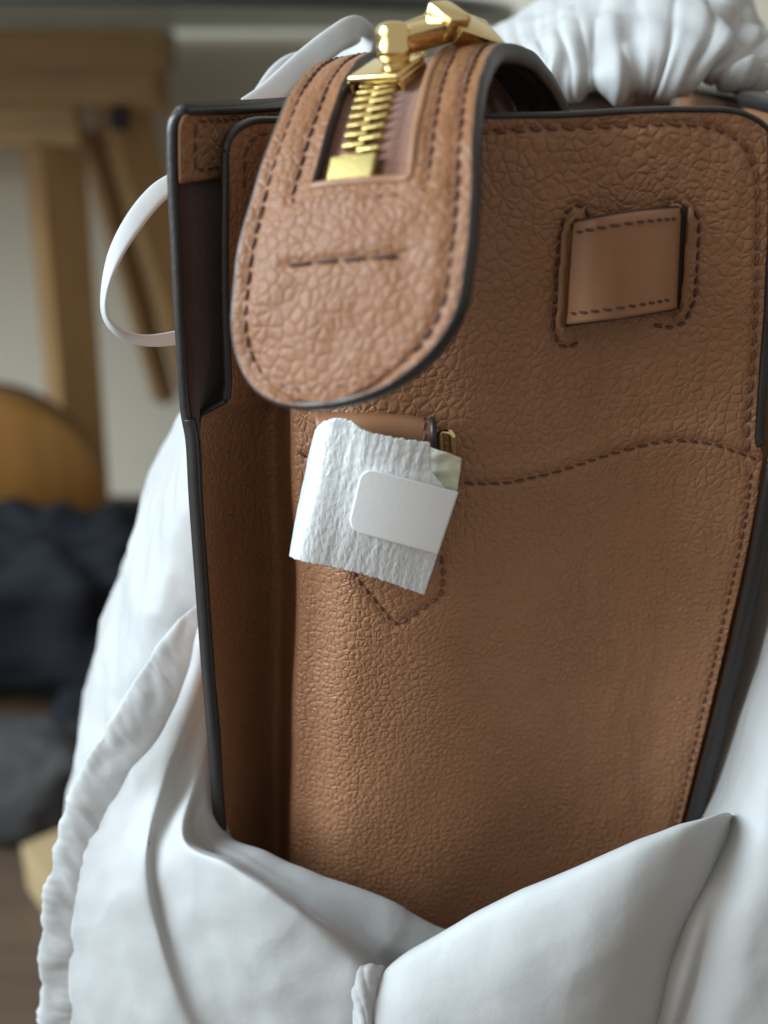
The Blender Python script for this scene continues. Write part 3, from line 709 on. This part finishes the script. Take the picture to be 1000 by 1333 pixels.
# sticker: rounded left corners
TLs, TRs, BRs, BLs = np.array((471., 608)), np.array((597., 641)), np.array((570., 722)), np.array((452., 690))
def sq(u, v): return (TLs * (1 - u) + TRs * u) * (1 - v) + (BLs * (1 - u) + BRs * u) * v
st = np.zeros((40, 50, 3))
for i in range(40):
    v = i / 39
    c = .20; e = min(v, 1 - v); u0_ = .16 * (1 - math.sqrt(max(0, 1 - (1 - min(e / c, 1)) ** 2)))
    for j in range(50):
        u = u0_ + (1 - u0_) * j / 49; q = sq(u, v); d = ray(*q)
        Yb = -.0352 + .0026 * (u - .35) ** 2 * 1.6 + .0014 * v
        st[i, j] = CAM + d * ((Yb - CAM.y) / d.y)
o = link('sticker', mesh_grid(st), M_stick, foam_root); solidify(o, .00025); o['label'] = 'blank white sticker with rounded corners'

# ------------------------------------------------------------------ dust bag
dust = thing('dust_bag', 'white satin drawstring dust bag pushed down around the handbag', 'dust bag', (0.0, 0.05, BASE_Z - .012))
def cloth(name, rows_, nr, nc, amp=.0012, sc=(40, 40), thick=.0009, seed=0., pleat=None, mat=None, crumple=0., csc=60):
    g = px_patch(rows_, nr, nc); n = normals(g)
    for i in range(nr):
        for j in range(nc):
            p = g[i, j]; d = amp * noise.noise(Vector((p[0] * sc[0] + seed, p[1] * sc[0], p[2] * sc[1])))
            d += amp * .30 * noise.noise(Vector((p[0] * sc[0] * 3 + seed, p[1] * sc[0] * 3, p[2] * sc[1] * 3)))
            if crumple: d += crumple * (noise.voronoi(Vector((p[0] * csc + seed, p[1] * csc, p[2] * csc * .6)) + .35 * noise.noise_vector(Vector(p) * 55))[0][0] - .4)
            if pleat: d += pleat(i / (nr - 1), j / (nc - 1), p)
            g[i, j] = p + n[i, j] * d
    o = link(name, mesh_grid(g), mat or M_satin, dust); solidify(o, thick); return o, g
def radial(p, c, k, amp, fall):
    """soft folds fanning out of a pinched point"""
    dx, dz = p[0] - c[0], p[2] - c[2]; r = math.hypot(dx, dz); a = math.atan2(dz, dx)
    return amp * math.sin(a * k + 1.2 * noise.noise(Vector((a * 2, r * 20, 3)))) * min(1, r / .008) * math.exp(-r / fall)
# left outer cloth above the hem
cloth('side_cloth', [[(236, 538, .13), (237, 538, .075), (242, 540, .045), (252, 545, .018), (262, 552, .006)],
                     [(214, 620, .15), (205, 620, .08), (214, 622, .045), (236, 622, .020), (272, 622, .006)],
                     [(172, 730, .17), (162, 730, .085), (176, 732, .045), (215, 730, .018), (282, 730, .006)],
                     [(140, 850, .17), (126, 850, .085), (146, 850, .045), (195, 850, .016), (288, 850, .006)],
                     [(118, 940, .17), (107, 940, .08), (126, 940, .045), (180, 940, .018), (296, 940, .006)],
                     [(104, 1020, .16), (96, 1020, .07), (112, 1020, .04), (170, 1020, .02), (300, 1020, .006)],
                     [(90, 1120, .15), (84, 1120, .06), (100, 1120, .035), (160, 1120, .02), (304, 1120, .006)]], 160, 80, .0028, (40, 30), seed=3, crumple=.0036, csc=36)
# gathered hem running down the left
hem = [(285, 790, .012, 18), (258, 818, .005, 28), (226, 866, -.001, 34), (190, 928, -.007, 38), (156, 990, -.011, 42), (130, 1050, -.014, 45), (112, 1110, -.017, 46), (98, 1180, -.020, 46), (92, 1250, -.022, 45), (94, 1330, -.024, 45), (104, 1420, -.025, 45)]
hp = cr(np.array(hem, float), 420); P = np.array([tuple(U(a, b, c)) for a, b, c, d in hp]); mpx = np.array([(P[i] - np.array(CAM)) @ np.array((0, cp, -sp)) / F for i in range(len(P))])
R_ = hp[:, 3] * mpx
t, n, s = frames(P, np.repeat(np.array([[0.0, -1, 0.15]]), len(P), 0))
if s[:, 0].mean() > 0: s = -s
arc = np.concatenate([[0], np.cumsum(np.linalg.norm(np.diff(P, axis=0), axis=1))])
K = 40; prof = np.zeros((len(P), K, 2))
for i in range(len(P)):
    for q in range(K):
        a = 2 * math.pi * q / K; ca, sa = math.cos(a), math.sin(a)
        sw = arc[i] + .004 * sa + .003 * noise.noise(Vector((arc[i] * 60, sa, 0)))
        pk = 1.1 * noise.noise(Vector((sw * 95, 1.7, sa * .8))) + .6 * noise.noise(Vector((sw * 240, 5.7, sa * 1.4))) + .45 * noise.noise(Vector((sw * 430, 2.7, sa * 1.2)))
        m = max(0, sa * .6 + .4)
        r = 1 + .13 * pk * m + .05 * noise.noise(Vector((ca * 2, sa * 2, arc[i] * 90)))
        prof[i, q] = (R_[i] * .18 * (r + .7 * pk * m) * ca, R_[i] * .9 * r * sa)
link('gathered_hem', sweep(P, n, s, prof), M_satin, dust)
# one drape from the hem over the front ridge to the rim that lies against the leather
cloth('front_drape', [
 [(262, 800, .006), (270, 800, .004), (275, 801, .003), (279, 802, .003), (283, 803, .003), (286, 803, .004), (289, 804, .004), (292, 804, .005), (296, 805, .006), (302, 806, .008)],
 [(215, 900, -.002), (238, 905, -.006), (254, 905, -.006), (262, 904, -.004), (268, 903, -.003), (274, 902, -.002), (279, 901, -.001), (284, 900, .000), (290, 900, .003), (298, 900, .007)],
 [(150, 1010, -.012), (185, 1015, -.016), (212, 1012, -.017), (226, 1012, -.0150), (240, 1012, -.012), (254, 1012, -.012), (266, 1010, -.010), (276, 1008, -.007), (286, 1004, -.002), (296, 1003, .004)],
 [(108, 1120, -.019), (150, 1124, -.025), (186, 1112, -.031), (200, 1106, -.0288), (218, 1099, -.029), (240, 1091, -.032), (255, 1091, -.022), (272, 1086, -.020), (289, 1083, -.0145), (302, 1096, -.006)],
 [(92, 1220, -.023), (145, 1228, -.031), (198, 1212, -.038), (218, 1200, -.0362), (258, 1164, -.042), (300, 1127, -.046), (317, 1128, -.034), (332, 1121, -.030), (350, 1112, -.025), (362, 1126, -.016)],
 [(92, 1330, -.026), (160, 1340, -.036), (232, 1330, -.044), (262, 1306, -.0430), (320, 1246, -.051), (380, 1184, -.055), (397, 1181, -.041), (411, 1166, -.036), (428, 1146, -.029), (440, 1160, -.019)],
 [(100, 1440, -.028), (200, 1450, -.040), (286, 1440, -.048), (322, 1400, -.047), (384, 1318, -.055), (440, 1238, -.058), (463, 1227, -.044), (480, 1204, -.039), (503, 1174, -.031), (512, 1188, -.021)],
 [(200, 1540, -.020), (300, 1540, -.044), (370, 1520, -.050), (400, 1470, -.050), (446, 1380, -.058), (484, 1284, -.060), (507, 1267, -.046), (540, 1240, -.042), (576, 1207, -.032), (586, 1221, -.022)],
 [(300, 1640, -.030), (380, 1640, -.044), (440, 1620, -.050), (466, 1560, -.050), (500, 1450, -.056), (530, 1340, -.056), (556, 1304, -.046), (600, 1272, -.042), (650, 1242, -.034), (660, 1256, -.024)]],
 200, 180, .0014, (34, 34), seed=8, crumple=.0016, csc=26)
# right flap
cloth('front_flap', [[(486, 1312, -.052), (540, 1244, -.048), (626, 1198, -.048), (740, 1148, -.048), (850, 1102, -.046), (930, 1068, -.038), (960, 1076, -.024)],
                      [(482, 1296, -.058), (512, 1252, -.056), (576, 1211, -.055), (700, 1150, -.055), (830, 1095, -.053), (935, 1059, -.044), (962, 1070, -.026)],
                      [(484, 1306, -.061), (516, 1266, -.061), (590, 1226, -.061), (706, 1168, -.061), (830, 1116, -.059), (926, 1084, -.048), (955, 1092, -.030)],
                      [(488, 1340, -.063), (528, 1320, -.068), (600, 1290, -.069), (710, 1240, -.069), (820, 1195, -.066), (896, 1170, -.054), (934, 1160, -.036)],
                      [(492, 1400, -.064), (540, 1390, -.072), (610, 1370, -.074), (710, 1330, -.074), (800, 1300, -.070), (866, 1280, -.058), (910, 1270, -.042)],
                      [(496, 1480, -.064), (550, 1480, -.073), (620, 1470, -.076), (710, 1450, -.076), (780, 1440, -.071), (840, 1430, -.060), (890, 1430, -.046)]], 130, 150, .0009, (34, 34), seed=21, crumple=.0010, csc=30)
# right side cloth
cloth('side_cloth', [[(1010, 560, .06), (1024, 560, .03), (1040, 560, .014), (1066, 560, .008), (1120, 560, .01)],
                     [(996, 700, .05), (1008, 700, .018), (1030, 700, -.004), (1062, 700, -.016), (1120, 700, -.016)],
                     [(966, 850, .045), (980, 850, .010), (1004, 850, -.014), (1050, 850, -.028), (1120, 850, -.028)],
                     [(936, 970, .035), (950, 970, .000), (976, 970, -.026), (1030, 970, -.040), (1110, 970, -.040)],
                     [(908, 1064, .010), (934, 1062, -.022), (966, 1070, -.042), (1020, 1076, -.050), (1100, 1080, -.048)],
                     [(850, 1200, -.036), (902, 1190, -.054), (930, 1200, -.057), (985, 1210, -.063), (1080, 1220, -.062)],
                     [(800, 1340, -.044), (866, 1330, -.062), (890, 1340, -.062), (950, 1350, -.070), (1070, 1360, -.070)],
                     [(780, 1460, -.044), (840, 1460, -.062), (866, 1460, -.062), (930, 1470, -.072), (1060, 1480, -.074)]], 130, 90, .0016, (45, 25), seed=31, crumple=.0012, csc=30)
# pinched gather between the flaps
def pl(fi, fj, p): return .0005 * abs(math.sin(fj * 15 + 2.2 * math.sin(fi * 5))) * (1 - fi * .6) + .0002 * noise.noise(Vector(p) * 400)
cloth('pinched_gather', [[(436, 1270, -.048), (462, 1268, -.050), (486, 1270, -.050), (512, 1272, -.048)], [(438, 1260, -.053), (462, 1256, -.0575), (488, 1258, -.0575), (510, 1264, -.053)], [(442, 1282, -.055), (463, 1284, -.0612), (486, 1286, -.0612), (504, 1286, -.056)],
                         [(452, 1320, -.056), (468, 1325, -.0628), (484, 1325, -.0628), (497, 1324, -.057)], [(460, 1400, -.056), (472, 1400, -.0645), (484, 1400, -.0645), (494, 1400, -.057)]], 70, 70, .0004, (90, 90), seed=41, pleat=pl)
# gathered cloth standing behind the handbag, upper right
def pl2(fi, fj, p):
    a = fi ** 1.5; x = fj * 34 + 2.5 * noise.noise(Vector((fj * 6, fi * 1.5, 0)))
    y = fj * 78 + 5 * noise.noise(Vector((fj * 14, fi * 2.5, 4)))
    return a * (.0050 * abs(math.sin(x * .5)) ** .7 + .0030 * abs(math.sin(y * .5)) ** .7 + .004 * noise.noise(Vector((fj * 22, fi * 2, 7)))) + .0035 * noise.noise(Vector(p) * 60)
cloth('gathered_hem', [[(622, 66, 0.218), (664, 40, 0.238), (700, 24, 0.258), (760, 2, 0.268), (840, -30, 0.278), (910, -40, 0.278), (960, 4, 0.268), (990, 50, 0.258), (1030, 80, 0.238)],
                       [(620, 60, 0.178), (662, 30, 0.183), (704, 10, 0.188), (760, -14, 0.188), (840, -50, 0.188), (912, -60, 0.188), (966, -6, 0.188), (996, 40, 0.188), (1040, 60, 0.188)],
                       [(622, 80, 0.143), (664, 52, 0.138), (706, 40, 0.133), (764, 24, 0.128), (840, 0, 0.128), (910, 0, 0.128), (962, 30, 0.133), (1000, 60, 0.143), (1046, 84, 0.153)],
                       [(630, 104, 0.120), (680, 84, 0.110), (720, 78, 0.105), (770, 72, 0.100), (840, 60, 0.100), (905, 56, 0.100), (955, 64, 0.105), (1000, 80, 0.120), (1050, 100, 0.130)],
                       [(640, 122, 0.113), (690, 108, 0.103), (726, 106, 0.098), (770, 112, 0.093), (835, 112, 0.093), (868, 118, 0.093), (915, 96, 0.098), (965, 94, 0.103), (1050, 112, 0.118)],
                       [(650, 118, 0.128), (690, 104, 0.128), (726, 102, 0.128), (770, 106, 0.128), (835, 106, 0.128), (868, 112, 0.128), (915, 92, 0.128), (965, 92, 0.138), (1050, 110, 0.148)]], 90, 200, .002, (40, 40), seed=51, pleat=pl2, crumple=.0015, csc=40)
cloth('inner_cloth', [[(700, 100, .13), (760, 104, .135), (815, 112, .14)], [(716, 128, .10), (760, 130, .11), (800, 134, .12)], [(730, 170, .08), (760, 170, .09), (785, 170, .10)]], 30, 30, .002, seed=61)
# drawstrings
def ribbon(pts, name, tw=None):
    A = cr(np.array(pts, float), 160)         # px,py,Y,half width px, roll
    P = np.array([tuple(U(a[0], a[1], a[2])) for a in A]); hw = A[:, 3] * np.array([(p - np.array(CAM)) @ np.array((0, cp, -sp)) / F for p in P])
    t, n, s = frames(P, np.repeat(np.array([[0., -1, .25]]), len(P), 0))
    ro = A[:, 4][:, None]; n2 = n * np.cos(ro) + s * np.sin(ro); s2 = np.cross(t, n2)
    prof = np.stack([circ(14, .0007, h, 3.2) for h in hw])
    return link(name, sweep(P, n2, s2, prof), M_ribbon, dust)
ribbon([(262, 218, .03, 13, .5), (238, 230, .022, 14, .45), (205, 252, .015, 15, .35), (175, 288, .008, 14, .3), (150, 332, .004, 12, .5), (137, 378, .002, 10, .9), (138, 412, .002, 9, 1.0), (158, 434, .004, 9, .9), (190, 443, .010, 9, .7), (228, 440, .018, 10, .6), (258, 432, .026, 10, .5)], 'drawstring')
ribbon([(322, 142, .060, 15, .2), (352, 122, .062, 16, .15), (395, 84, .066, 17, .1), (436, 52, .070, 17, .1), (462, 36, .074, 15, .3), (478, 46, .080, 12, .8), (474, 66, .085, 14, .5), (446, 84, .088, 16, .2), (410, 100, .09, 16, .1)], 'drawstring')
ribbon([(340, 128, .075, 13, .1), (366, 100, .078, 18, .0), (392, 88, .082, 20, .1), (430, 92, .086, 20, .1)], 'drawstring')

# ------------------------------------------------------------------ what carries the bags
M_seat = mat_wood('seat_wood', (0.10, 0.06, 0.035), (0.14, 0.085, 0.05), 0)
seat = thing('stool', 'low dark wooden stool carrying the white dust bag', 'stool', (0.06, .16, 0))
link('stool_top', (lambda m: (m.transform(Matrix.Translation((.075, .14, BASE_Z - .028))), m)[1])(box_mesh(.33, .36, .03, .004)), M_seat, seat)
for sx in (-.07, .22):
    for sy in (0.0, .28):
        link('leg', (lambda m: (m.transform(Matrix.Translation((sx, sy, (BASE_Z - .043) / 2))), m)[1])(box_mesh(.03, .03, BASE_Z - .043, .003)), M_seat, seat)

# ------------------------------------------------------------------ desk and things behind
def mat_glass():
    m, N, L, b = nt('tinted_glass'); b.inputs['Base Color'].default_value = (.62, .74, .74, 1); b.inputs['Roughness'].default_value = .22; b.inputs['Transmission Weight'].default_value = .25; b.inputs['IOR'].default_value = 1.45
    return m
M_glass = mat_glass(); M_rim = mat_plain('glass_rim', (.055, .07, .07), .3)
desk = thing('desk', 'tinted grey glass desk with rounded corner resting on a wooden trestle', 'desk', (-.6, 1.1, .75))
pts = []
xr_, yn, yf, xl_ = .150, .70, 1.47, -1.6
rc = .42
for k in range(25):
    a = -math.pi / 2 + (math.pi / 2) * k / 24; pts.append((xr_ - rc + rc * math.cos(a), yn + rc + rc * math.sin(a)))
pts += [(xr_, yf), (xl_, yf), (xl_, yn)]
bm = bmesh.new(); vsb = [bm.verts.new((x, y, .752)) for x, y in pts]; f = bm.faces.new(vsb); r = bmesh.ops.extrude_face_region(bm, geom=[f]); bmesh.ops.translate(bm, verts=[v for v in r['geom'] if isinstance(v, bmesh.types.BMVert)], vec=(0, 0, .012)); bmesh.ops.recalc_face_normals(bm, faces=bm.faces)
me = bpy.data.meshes.new('glass'); bm.to_mesh(me); bm.free(); link('glass_top', me, M_glass, desk, smooth=False)
rp = np.array([(x, y, .758) for x, y in pts[:-2]]); rp = np.concatenate([[(xl_, yn, .758)], rp]); t, n, s = frames(rp, np.repeat(np.array([[0., 0, 1]]), len(rp), 0))
link('rim', sweep(rp, n, s, circ(8, .0085, .005)), M_rim, desk)
trestle = thing('trestle', 'pale wooden trestle with splayed legs under the glass desk', 'trestle', (-.6, 1.25, 0))
YT = 1.22
def slab(name, x0, x1, y0, y1, Y, depth, mat, parent):
    a = U(x0, y0, Y); b = U(x1, y1, Y); me = box_mesh(b.x - a.x, depth, a.z - b.z, .003); me.transform(Matrix.Translation(((a.x + b.x) / 2, Y + depth / 2, (a.z + b.z) / 2))); return link(name, me, mat, parent, smooth=False)
slab('beam', -500, 214, 37, 92, YT, .10, M_woodx, trestle); slab('beam', -500, 205, 94, 136, YT + .012, .08, M_woodx, trestle)
slab('end_block', 168, 214, 96, 148, YT + .03, .05, M_woodx, trestle); slab('apron', -500, 104, 137, 192, YT + .004, .03, M_woodx, trestle)
def leg(p0, p1, wide, deep, Y0, Y1): return link('leg', bar_mesh(U(*p0, Y0), U(*p1, Y1), wide, deep, (.75, .66, 0)), M_woodz, trestle, smooth=False)
leg((70, 185), (112, 690), .050, .066, YT + .02, YT + .06)
leg((148, 110), (262, 500), .046, .062, YT + .05, YT + .16); leg((118, 170), (215, 520), .034, .03, YT + .13, YT + .22)
me = lathe([(.001, 0), (.014, .001), (.016, .004), (.013, .009), (.002, .010)], 16); me.transform(basis(U(155, 155, YT + .0), Vector((1, 0, 0)), Vector((0, 0, 1)), Vector((0, -1, 0)))); link('bolt', me, mat_plain('dark_bolt', (.03, .03, .035), .5, metal=.6), trestle)

def lump(name, label, cat, centre, size, mat, seed, amp=.18, exp=3.0, k=40, fl=2.2):
    V = []; Fc = []; nu, nv = k, k // 2
    for i in range(nv + 1):
        ph = math.pi * i / nv - math.pi / 2
        for j in range(nu):
            th = 2 * math.pi * j / nu
            def pw(x): return math.copysign(abs(x) ** (2 / exp), x)
            p = Vector((pw(math.cos(ph)) * pw(math.cos(th)), pw(math.cos(ph)) * pw(math.sin(th)), pw(math.sin(ph))))
            d = 1 + amp * noise.noise(p * fl + Vector((seed, 0, 0))) + amp * .5 * noise.noise(p * fl * 2.7 + Vector((0, seed, 0)))
            V.append((p.x * size[0] * d, p.y * size[1] * d, max(-size[2], p.z * size[2] * d)))
    for i in range(nv):
        for j in range(nu): Fc.append((i * nu + j, i * nu + (j + 1) % nu, (i + 1) * nu + (j + 1) % nu, (i + 1) * nu + j))
    me = bpy.data.meshes.new(name); me.from_pydata(V, [], Fc); me.update(); me.transform(Matrix.Translation(centre)); return tag(link(name, me, mat), label, cat)
# rounded orange-brown wooden body standing on edge
wb = thing('wooden_body', 'rounded orange-brown wooden body leaning beside the trestle leg', 'wooden object', tuple(U(40, 720, 1.0)))
c = U(-18, 640, 1.02); me = lathe([(.001, -.05), (.135, -.05), (.141, -.046), (.143, -.03), (.143, .03), (.141, .046), (.135, .05), (.001, .05)], 48); me.transform(Matrix.Translation(c) @ Matrix.Rotation(math.radians(25), 4, 'Z') @ Matrix.Rotation(math.radians(90), 4, 'X') @ Matrix.Diagonal((1, .92, 1, 1)))
link('body', me, mat_wood('orange_wood', (.24, .105, .020), (.33, .155, .034), 2, 4), wb)
me2 = lathe([(.139, -.053), (.146, -.053), (.147, -.040), (.139, -.040)], 48); me2.transform(Matrix.Translation(c) @ Matrix.Rotation(math.radians(25), 4, 'Z') @ Matrix.Rotation(math.radians(90), 4, 'X') @ Matrix.Diagonal((1, .92, 1, 1))); link('dark_rim', me2, mat_plain('dark_binding', (.06, .03, .015), .4), wb)
M_black = mat_plain('black_fabric', (.006, .007, .010), .85, spec=.25, bump=.3, bscale=14, bdist=.02)
c = UZ(30, 968, 0); lump('black_bag', 'slumped black fabric bag on the floor', 'bag', (c.x, c.y + .14, .10), (.165, .11, .105), M_black, 2.0, .30, fl=1.9, k=64)
c = UZ(25, 1085, 0); lump('grey_cushion', 'crumpled grey fabric heap in front of the black bag', 'fabric heap', (c.x - .03, c.y + .03, .045), (.105, .06, .05), mat_plain('grey_fabric', (.035, .032, .031), .85, bump=.5, bscale=30, bdist=.02), 5.0, .22, fl=1.3)
c = UZ(110, 1010, 0); lump('dark_pouch', 'dark pouch lying beside the white dust bag', 'pouch', (c.x + .01, c.y + .01, .04), (.05, .06, .045), M_black, 9.0, .2, fl=1.3)
cb = thing('cardboard_box', 'small open cardboard box on the floor beside the dust bag', 'box', tuple(UZ(70, 1230, 0)))
M_card = mat_plain('cardboard', (.34, .24, .12), .8, bump=.2, bscale=300, var=.1)
c = UZ(100, 1180, 0)
me = box_mesh(.11, .09, .05, .002); me.transform(Matrix.Translation((c.x + .02, c.y + .02, .026)) @ Matrix.Rotation(math.radians(38), 4, 'Z')); link('carton', me, M_card, cb, smooth=False)
me = box_mesh(.11, .05, .003, .001); me.transform(Matrix.Translation((c.x + .02, c.y + .02, .0)) @ Matrix.Rotation(math.radians(38), 4, 'Z') @ Matrix.Translation((0, -.063, .038)) @ Matrix.Rotation(math.radians(35), 4, 'X')); link('box_flap', me, M_card, cb, smooth=False)
# dark strap on the floor by the trestle foot
P = np.array([tuple(UZ(x, y, .006)) for x, y in ((75, 735), (110, 712), (135, 690), (160, 668), (185, 655))]); P = cr(P, 40); t, n, s = frames(P, np.repeat(np.array([[0., 0, 1]]), 40, 0))
tag(link('floor_strap', sweep(P, n, s, circ(8, .004, .012, 3)), M_black), 'thin dark strap trailing across the tan floor behind the black bag', 'strap')
